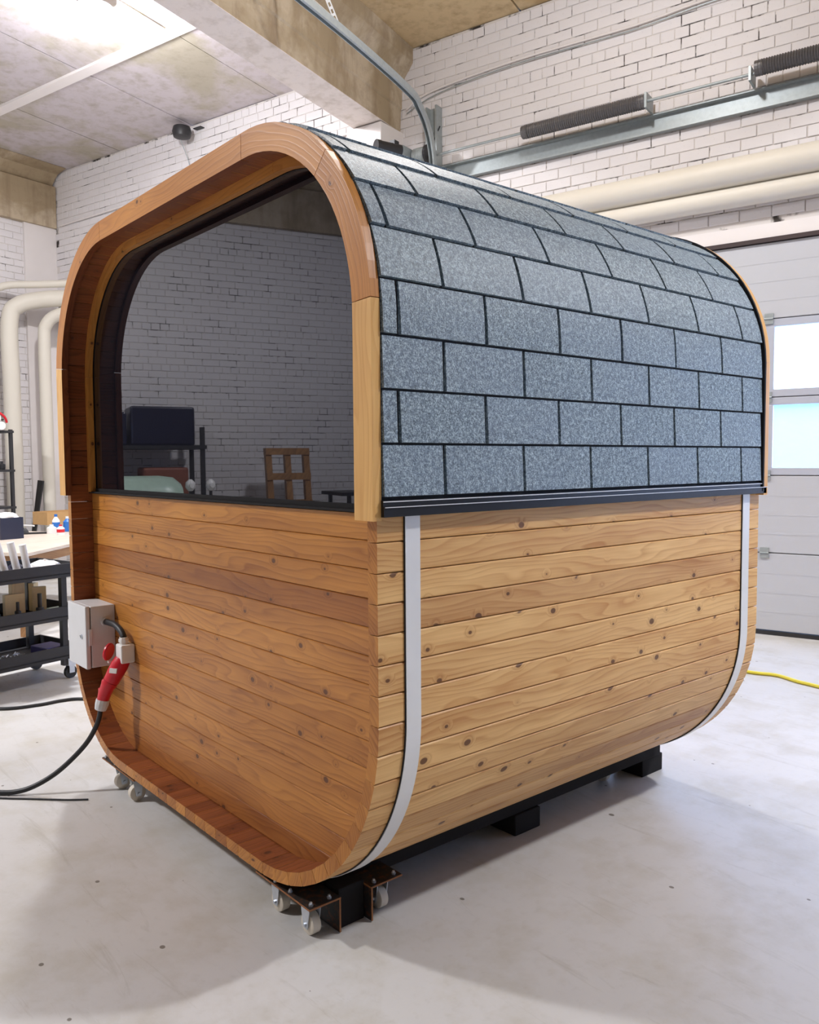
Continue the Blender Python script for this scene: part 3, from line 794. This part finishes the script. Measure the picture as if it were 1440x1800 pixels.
MB().cyl(R(-3.51, .22, 4.69), R(-3.485, .22, 4.69), .100, 24).build('flange', M['black'], dr)
op = thing('door_operator', 'black door opener motor with red handle beside the column', 'motor', R(-3.75, .45, 4.6))
MB().rbox(-3.78, -3.67, .24, .44, 4.60, 4.77).build('gear_housing', M['galv'], op, bevel=.02)
mb = MB(); mb.cyl(R(-3.80, .66, 4.70), R(-3.70, .44, 4.70), .062, 18); mb.build('motor', M['black'], op, smooth=True)
mb = MB(); mb.cyl(R(-3.82, .70, 4.70), R(-3.80, .66, 4.70), .068, 18); mb.rbox(-3.76, -3.70, .46, .54, 4.72, 4.79); mb.build('end_cap', M['black'], op)
MB().rbox(-3.845, -3.825, .70, .73, 4.54, 4.69).build('release_handle', M['red'], op, bevel=.004)
MB().rbox(-3.955, -3.78, .30, .36, 4.64, 4.70).build('mount_arm', M['galv'], op)

# pipes along the back wall, turned down by the left corner
def pipe(path, r, lab, k=6):
    o = MB().tube([R(*p) for p in path], r, 20, k).build('heating_pipe', M['pipe'], smooth=True); tag(o, lab, 'pipe'); return o
pipe([(-10.27, .92, 0), (-10.27, .92, 1.2), (-10.27, .92, 2.6), (-10.27, .92, 3.55), (-10.20, .82, 3.80), (-9.98, .55, 3.90), (-9.55, .28, 3.92), (-8.6, .17, 3.92), (-4.6, .17, 3.92), (0, .17, 3.92), (4, .17, 3.92)], .118, 'thick cream pipe along the wall, bending down at left corner')
pipe([(-10.40, 1.25, 0), (-10.40, 1.25, 1.5), (-10.40, 1.25, 3.4), (-10.38, 1.20, 3.85), (-10.25, 1.0, 4.05), (-9.95, .62, 4.10), (-9.5, .30, 4.12), (-8.6, .12, 4.12), (-6, .12, 4.12)], .052, 'thin cream pipe, leftmost, above the thick one')
pipe([(-10.06, .52, 0), (-10.06, .52, 1.5), (-10.06, .52, 3.2), (-10.02, .50, 3.55), (-9.85, .38, 3.70), (-9.5, .22, 3.73), (-8.6, .12, 3.73), (-4.6, .12, 3.73), (0, .12, 3.73), (4, .12, 3.73)], .088, 'medium cream pipe, right one of the three vertical pipes')
# wires on the wall
def wire(path, r, lab, mat='plaster', cat='wire', name='wall_wire'):
    o = MB().tube([R(*p) for p in path], r, 6, 5).build(name, M[mat], smooth=True); tag(o, lab, cat); return o
wire([(-3.9, .03, 5.30), (-3.6, .03, 5.41), (-2.6, .03, 5.46), (-1.4, .03, 5.44), (-.7, .03, 5.47), (.6, .03, 5.46), (3, .03, 5.46)], .010, 'white painted cable crossing the brick wall near the ceiling')
wire([(-3.9, .03, 5.26), (-3.5, .03, 5.37), (-2.6, .03, 5.425), (-1.4, .03, 5.405), (-.7, .03, 5.44), (.6, .03, 5.43), (3, .03, 5.43)], .006, 'grey thin cable just below the white painted cable', 'galv')
wire([(-10.3, .03, 5.12), (-8, .03, 5.16), (-6, .03, 5.20), (-4.45, .03, 5.24)], .012, 'painted conduit on the left wall bay above the sauna')
wire([(-3.43, .10, 5.0), (-3.55, .06, 4.85), (-3.6, .05, 4.7)], .007, 'short black wire by the post', 'rubber')

# speaker near the ceiling
sp = thing('wall_speaker', 'round black speaker on a bracket at the ceiling edge', 'speaker', R(-7.33, .18, 5.78))
mb = MB(); mb.tube([R(-7.33, .19, 5.855), R(-7.33, .19, 5.85), R(-7.33, .19, 5.79), R(-7.33, .19, 5.725), R(-7.33, .19, 5.712)], [.07, .108, .125, .108, .07], 18); mb.build('speaker_body', M['black'], sp, smooth=True)
MB().rbox(-7.24, -7.10, .012, .08, 5.842, 5.852).build('bracket', M['black'], sp)
wire([(-7.38, .17, 5.71), (-7.39, .05, 5.5), (-7.34, .03, 5.3), (-7.20, .03, 5.1), (-7.1, .03, 4.8)], .005, 'thin wire hanging from the black speaker', 'galv')

# ------------------------------------------------------------------ high bay lamps
for i, (u, tt, z, w, r, g_, c) in enumerate(LAMPS):
    labs = ['round lit ceiling lamp at the top left of the photo', 'lit lamp in the bay before the garage door', 'lit lamp in the middle bay above the sauna roof', 'lit lamp out front on the left']
    t = thing('ceiling_lamp', labs[i], 'lamp', R(u, tt, 5.9), 'ceiling lamps')
    ztop = Z_C+.01
    MB().cyl(R(u, tt, z+r+.045), R(u, tt, ztop), .05, 12).build('stem', M['grey_plastic'], t)
    MB().tube([R(u, tt, z+r+.05), R(u, tt, z+r+.02)], [.10, .17], 24).build('housing', M['grey_plastic'], t, smooth=True)
    MB().tube([R(u, tt, z+r+.0195), R(u, tt, z+r+.008)], [.16, .15], 24).build('lens', M['lens'], t)

# ------------------------------------------------------------------ left background
# trolley
cu, ca, cb = -3.95, 4.10, 5.25        # face towards the sauna, near/far ends (t)
cart = thing('tool_trolley', 'black steel three-tier trolley on castors behind the sauna at left', 'trolley', R(-4.2, 4.7, 0))
for z_, nm_ in ((.80, 'top_shelf'), (.50, 'middle_shelf'), (.22, 'bottom_shelf')):
    mb = MB(); w = .52
    mb.rbox(cu-w, cu, ca, cb, z_-.055, z_-.045)
    for a in ((cu-.012, cu, ca, cb), (cu-w, cu-w+.012, ca, cb), (cu-w, cu, ca, ca+.012), (cu-w, cu, cb-.012, cb)): mb.rbox(a[0], a[1], a[2], a[3], z_-.075, z_+.02)
    mb.build(nm_, M['blacksteel'], cart)
for uu in (cu-.045, cu-.475):
    for tt in (ca+.10, cb-.14): MB().rbox(uu, uu+.04, tt, tt+.04, .10, .80).build('post', M['blacksteel'], cart)
for uu in (cu-.045, cu-.475):
    for tt in (ca+.06, cb-.14):
        c = R(uu+.02, tt+.02, .045); q = MB(); q.cyl(c-DU*.014, c+DU*.014, .044, 18); wq = q.build('castor_wheel', M['rubber'], cart, smooth=True)
        q = MB(); q.rbox(uu-.01, uu+.05, tt-.01, tt+.05, .095, .145); q.rbox(uu-.004, uu, tt, tt+.04, .04, .1); q.rbox(uu+.040, uu+.044, tt, tt+.04, .04, .1); q.build('castor_fork', M['zinc'], cart)
def lathe(name, base, prof_, mat, lab, cat, group=None, n=16):
    mb = MB(); mb.tube([base+Vector((0, 0, z)) for r, z in prof_], [r for r, z in prof_], n)
    o = mb.build(name, M[mat] if isinstance(mat, str) else mat, smooth=True); return tag(o, lab, cat, group)
zt = .7555
for k, (uu, tt, an, ln) in enumerate(((-4.02, 4.60, .35, .26), (-4.05, 4.50, .30, .22), (-4.08, 4.41, .25, .19))):
    a = R(uu, tt, zt+.028); b_ = a+Vector((0, 0, math.cos(an)*ln))+DN*math.sin(an)*ln*.7
    o = MB().cyl(a+Vector((0, 0, .0)), b_, .024, 10).build('foam_tube', M['white_plastic'], smooth=True)
    tag(o, ['leftmost leaning white foam tube on the trolley top', 'middle leaning white foam tube on the trolley top', 'rightmost leaning white foam tube on the trolley top'][k], 'tube', 'white foam tubes on the trolley')
# crumpled white cloth
def lump(name, c, sx, sy, sz, mat, lab, cat, seed=1):
    r = random.Random(seed); mb = MB(); rings = []; n = 14
    for i in range(7):
        ph = i/6*math.pi/2; rr = math.cos(ph)+.02; zz = math.sin(ph)
        rings.append([c+DU*(math.cos(2*math.pi*k/n)*rr*sx*(1+(r.random()-.5)*.28))+DN*(math.sin(2*math.pi*k/n)*rr*sy*(1+(r.random()-.5)*.28))+Vector((0, 0, zz*sz*(1+(r.random()-.5)*.25)*(1 if i else 0))) for k in range(n)])
    mb.loft(rings); return tag(mb.build(name, M[mat]), lab, cat)
lump('cloth', R(-4.12, 4.26, zt), .11, .12, .085, 'white_plastic', 'crumpled white cloth heap on the trolley top shelf', 'cloth', 4)
lump('cloth', R(-4.34, 4.34, zt), .09, .06, .055, 'navy', 'small dark cloth beside the white one on the trolley', 'cloth', 5)
zm = .4555
for k, (uu, tt, w, h, an) in enumerate(((-4.15, 4.48, .13, .17, .1), (-4.28, 4.38, .10, .24, -.1), (-4.2, 4.26, .09, .19, .5), (-4.34, 4.22, .06, .2, -.5))):
    u_ = DU*math.cos(an)+DN*math.sin(an); v_ = DN*math.cos(an)-DU*math.sin(an); c = R(uu, tt, zm)
    P = [c+u_*a*.02+v_*b_*w/2+Vector((0, 0, z_)) for z_ in (0, h) for b_ in (1, -1) for a in (-1, 1)]
    tag(MB().hexa(P, lambda p: (p.z, p.x)).build('wood_offcut', M['chips']), ['widest pale wood offcut on the trolley middle shelf', 'tall pale wood offcut on the trolley middle shelf', 'tilted pale offcut at the right of the trolley middle shelf', 'pale offcut furthest back on the trolley middle shelf'][k], 'wood', 'wood offcuts on the trolley')
for k, (tt, s) in enumerate(((4.36, 1.4), (4.52, 1.1), (4.66, 1.0))):
    lathe('cable_gland', R(-4.03, tt, zm), [(.04*s, 0), (.04*s, .008), (.012, .012), (.024*s, .02), (.024*s, .035), (.012, .04), (.020*s, .055), (.018*s, .07), (.010*s, .074), (.010*s, .12*s)], 'black', ['tallest black stepped fitting on the trolley middle shelf', 'middle-sized black stepped fitting on the trolley', 'leftmost small black stepped fitting on the trolley'][k], 'fitting', 'black fittings on the trolley')
o = MB().rbox(-4.06, -3.975, 4.20, 4.30, zm, zm+.055).build('plastic_tub', M['tank'], bevel=.008); tag(o, 'small clear plastic tub on the trolley middle shelf', 'tub')
o = MB().rbox(-4.45, -3.972, 4.15, 5.2, zm-.0045, zm-.0005).build('tray_liner', M['copper']); tag(o, 'reddish board lining the trolley middle shelf', 'board')
zb_ = .1755
o = MB().rbox(-4.2, -4.0, 4.18, 4.34, zb_, zb_+.06).build('tool_box', M['purple'], bevel=.004); tag(o, 'small indigo box on the trolley bottom shelf', 'box')
rr_ = random.Random(3); mb = MB()
for k in range(60):
    c = R(-4.05-rr_.random()*.2, 4.45+rr_.random()*.5, zb_+.004+rr_.random()*.02); a = rr_.random()*3.14
    mb.cyl(c, c+Vector((math.cos(a)*.05, math.sin(a)*.05, .004)), .004, 5)
tag(mb.build('loose_screws', M['zinc']), 'scatter of loose screws and bits on the trolley bottom shelf', 'screws', kind='stuff')

# work table behind the trolley
tz = .75
c0 = R(-5.42, 3.62, 0); ax = (R(-5.95, 2.78, 0)-c0).normalized(); ay = Vector((ax.y, -ax.x, 0)); 
if ay.dot(DU) > 0: ay = -ay
ay = (ay*.75+DU*-.5).normalized()
tab = thing('work_table', 'large pale-topped work table behind the black trolley', 'table', c0+ax*.9+ay*.9)
def TP(a, b_, z): return c0+ax*a+ay*b_+Vector((0, 0, z))
def tbox(a0, a1, b0, b1, z0, z1, mat, name, parent=None):
    P = [TP(a, b_, z) for z in (z0, z1) for b_ in (b0, b1) for a in (a0, a1)]
    return MB().hexa(P, lambda p: ((p-c0).dot(ax), (p-c0).dot(ay)+p.z)).build(name, mat, parent)
tbox(0, 2.0, 0, 2.2, tz-.028, tz, M['tabletop'], 'tabletop', tab)
tbox(.06, 1.94, .06, .10, tz-.12, tz-.028, M['pallet'], 'apron', tab)
tbox(.06, .10, .10, 2.1, tz-.12, tz-.028, M['pallet'], 'apron', tab)
for a in (.06, 1.86):
    for b_ in (.06, 2.06): tbox(a, a+.08, b_, b_+.08, 0, tz-.028, M['pallet'], 'leg', tab)

# shelf rack by the pipes
rk = thing('shelf_rack', 'black metal shelf rack at the left edge by the pipes', 'rack', R(-9.6, 2.1, 0))
for uu in (-9.28, -9.75):
    for tt in (1.5, 2.75): MB().rbox(uu-.04, uu, tt, tt+.04, 0, 1.97).build('upright', M['blacksteel'], rk)
for z_ in (.10, .52, .95, 1.44, 1.955): MB().rbox(-9.80, -9.27, 1.49, 2.80, z_-.03, z_).build('shelf', M['blacksteel'], rk)
for k, (tt, zz) in enumerate(((1.66, 2.015), (1.78, 2.018), (1.72, 2.115))):
    o = MB().cyl(R(-9.75, tt, zz), R(-9.22, tt+.02, zz), .055, 16).build('hose_roll', M['white_plastic'], smooth=True)
    tag(o, ['white rolled hose on the rack top, lower right', 'white rolled hose on the rack top, lower left', 'white rolled hose on top of the two others'][k], 'hose', 'white rolls on the rack')
o = MB().tube([R(-9.3, 1.85, 2.10), R(-9.24, 1.74, 2.19), R(-9.22, 1.64, 2.13), R(-9.24, 1.60, 2.06)], .016, 8, 4).build('red_strap', M['red'], smooth=True); tag(o, 'red strap lying over the white rolls on the rack', 'strap')
for k, tt in enumerate((1.60, 1.72, 1.84)):
    lathe('small_motor', R(-9.4, tt, 1.4405), [(.04, 0), (.045, .02), (.045, .07), (.02, .08), (.02, .11)], 'black', ['right black motor on the rack shelf', 'centre black motor on the rack shelf', 'left black motor on the rack shelf'][k], 'motor', 'black motors on the rack')
lathe('drum_fan', R(-9.5, 1.78, .9505), [(.13, 0), (.17, .05), (.17, .2), (.12, .26), (.05, .27)], 'black', 'large round black drum on the lower rack shelf', 'drum')
o = MB().prism([R(-10.2, .80, 0), R(-10.14, .80, 0), R(-10.02, .62, 1.26), R(-10.16, .62, 1.27)], DN*.02).build('black_panel', M['black']); tag(o, 'tall narrow black board leaning between the pipes', 'board')

# things on the table, placed from the table frame
def on_table(px_ray, z=tz):
    x, y = px_ray; d = FWD+RGT*((x-720)/FPX)-UPV*((y-900)/FPX); k = (z-CAM.z)/d.z; return CAM+d*k
p = on_table((13, 947))
cr = thing('navy_crate', 'dark navy plastic crate with papers on the table edge', 'crate', p)
def crate(c, sx, sy, h, mat, parent, th=.008):
    mb = MB(); b = c
    def bx(x0, x1, y0, y1, z0, z1): mb.hexa([b+DU*x+DN*y+Vector((0, 0, z)) for z in (z0, z1) for y in (y1, y0) for x in (x0, x1)])
    bx(-sx, sx, -sy, sy, .0005, th); bx(-sx, -sx+th, -sy, sy, th, h); bx(sx-th, sx, -sy, sy, th, h); bx(-sx+th, sx-th, -sy, -sy+th, th, h); bx(-sx+th, sx-th, sy-th, sy, th, h)
    return mb.build('crate_body', M[mat], parent)
crate(p, .10, .12, .22, 'navy', cr)
lump('paper_heap', p+Vector((0, 0, .2205)), .10, .12, .05, 'white_plastic', 'heap of white wrappers on the navy crate', 'paper', 8)
for k, (q, mat, h, r, lab) in enumerate((((99, 935), 'white_plastic', .20, .04, 'white bottle with blue band on the table'), ((91, 938), 'white_plastic', .10, .05, 'squat white tub left of the white bottle'), ((119, 934), 'blue', .17, .045, 'blue spray bottle at the right end of the table'), ((107, 940), 'white_plastic', .11, .04, 'white and red carton on the table'))):
    p = on_table(q); t = thing('bottle', lab, 'bottle', p, 'bottles on the work table')
    mb = MB(); mb.tube([p+Vector((0, 0, z)) for z in (.0005, h*.65, h*.8, h*.86)], [r, r, r*.5, r*.35], 14); mb.build('body', M[mat], t, smooth=True)
    MB().cyl(p+Vector((0, 0, h*.86)), p+Vector((0, 0, h)), r*.42, 12).build('cap', M[('blue', 'white_plastic', 'white_plastic', 'red')[k]], t)
    if k in (0, 3): MB().tube([p+Vector((0, 0, h*.25)), p+Vector((0, 0, h*.55))], [r*1.02]*2, 14).build('label_band', M['blue' if k == 0 else 'red'], t)
p = on_table((104, 920)); cb_ = thing('cardboard_box', 'open shallow cardboard box at the back of the table', 'box', p)
crate(p, .16, .26, .16, 'cardboard', cb_)
for k, (q1, q2) in enumerate((((34, 940), (85, 938)), ((30, 925), (60, 926)))):
    a = on_table(q1); b_ = on_table(q2); o = MB().cyl(a+Vector((0, 0, .012)), b_+Vector((0, 0, .012)), .011, 8).build('rod', M['black' if k == 0 else 'white_plastic'], smooth=True)
    tag(o, ['long black rod lying on the work table', 'short white rod lying on the work table'][k], 'rod')
p = on_table((40, 938)); lump('glove', p+Vector((0, 0, .0005)), .08, .06, .06, 'black', 'black glove heap beside the navy crate', 'glove', 12)

# ------------------------------------------------------------------ left wall, further towards the camera (seen in the glass)
sr = thing('storage_rack', 'dark storage rack against the left wall, mirrored in the glass', 'rack', R(-9.9, 6.35, 0))
for uu in (-10.3, -9.5):
    for tt in (5.35, 7.0): MB().rbox(uu, uu+.06, tt, tt+.06, 0, 2.0).build('upright', M['blacksteel'], sr)
for z_ in (.25, .95, 1.75): MB().rbox(-10.32, -9.42, 5.33, 7.08, z_-.05, z_).build('shelf', M['blacksteel'], sr)
for k, (a, b_, z0, z1, mat, lab) in enumerate(((5.5, 6.05, 1.75, 2.2, 'navy', 'left navy wrapped bundle on the storage rack top'), (6.1, 6.95, 1.75, 2.28, 'navy', 'right navy wrapped bundle on the storage rack top'), (5.5, 6.1, .95, 1.3, 'cardboard', 'cardboard carton on the storage rack middle shelf'), (6.25, 6.85, .95, 1.45, 'copper', 'brown crate on the storage rack middle shelf'))):
    o = MB().rbox(-10.2, -9.55, a, b_, z0+.0005, z1).build('wrapped_bundle' if k < 2 else 'storage_carton', M[mat], bevel=.03); tag(o, lab, 'box')
tk = thing('rounded_tank', 'pale green rounded tank before the storage rack, mirrored in the glass', 'tank', R(-8.8, 6.1, 0))
rg = []
for tt, s in ((5.2, .9), (5.25, .97), (5.35, 1), (6.35, 1), (6.5, .97), (6.6, .85)):
    rg.append([R(-8.85+x*s, tt, max(.0, .65+z_*s)) for x, z_ in ((-.4, -.65), (.4, -.65), (.42, .3), (.38, .52), (.28, .64), (.12, .70), (-.12, .70), (-.28, .64), (-.38, .52), (-.42, .3))])
MB().loft(rg).build('shell', M['tank'], tk, smooth=True)
for z_ in (1.0, 1.13): MB().rbox(-8.415, -8.40, 5.3, 6.45, z_, z_+.012).build('seam', M['felt'], tk)
for k, tt in enumerate((6.72, 6.98)):
    c = R(-8.75, tt, 0); t = thing('white_valve', ['left white valve on a stand beside the tank', 'right white valve on a stand beside the tank'][k], 'valve', c, 'white valves')
    MB().cyl(c, c+Vector((0, 0, 1.15)), .02, 10).build('stand', M['blacksteel'], t)
    lt = MB(); lt.tube([c+Vector((0, 0, 1.15)), c+Vector((0, 0, 1.2)), c+Vector((0, 0, 1.26)), c+Vector((0, 0, 1.3))], [.03, .065, .06, .02], 12); lt.cyl(c+Vector((0, 0, 1.22)), c+Vector((0, 0, 1.22))+DU*.12, .03, 10); lt.build('body', M['white_plastic'], t, smooth=True)
pal = thing('wooden_pallet', 'wooden pallet standing on end by the left wall, mirrored in glass', 'pallet', R(-9.7, 8.35, 0))
def pbox(x0, x1, y0, y1, z0, z1, name):   # x across (t), y depth, z up, leaning back a little
    P = [R(-9.55-z*.16-y, 8.02+x, z) for z in (z0, z1) for y in (y0, y1) for x in (x0, x1)]
    MB().hexa(P, lambda p: (p.z, p.x)).build(name, M['pallet'], pal)
for x in (0, .29, .58): pbox(x, x+.09, .02, .12, 0, 1.72, 'bearer')
for z_ in (.02, .42, .85, 1.25, 1.62): pbox(0, .67, 0, .02, z_, z_+.10, 'deck_board')
for z_ in (.02, .85, 1.62): pbox(0, .67, .12, .14, z_, z_+.10, 'bottom_board')
wb = thing('steel_bench', 'dark steel trestle bench by the left wall, mirrored in glass', 'bench', R(-9.4, 10.2, 0))
MB().rbox(-9.9, -9.0, 8.9, 11.2, 1.02, 1.07).build('bench_top', M['blacksteel'], wb)
for tt in (9.0, 9.75, 10.5, 11.1):
    MB().rbox(-9.08, -9.03, tt, tt+.05, 0, 1.02).build('leg', M['blacksteel'], wb); MB().rbox(-9.87, -9.82, tt, tt+.05, 0, 1.02).build('leg', M['blacksteel'], wb)
for a, b_ in ((9.02, 9.77), (9.77, 10.52)): MB().tube([R(-9.05, a, .3), R(-9.05, b_, .98)], .02, 6).build('brace', M['blacksteel'], wb)
for o in list(bpy.data.objects):
    if '_w' in o: del o['_w']
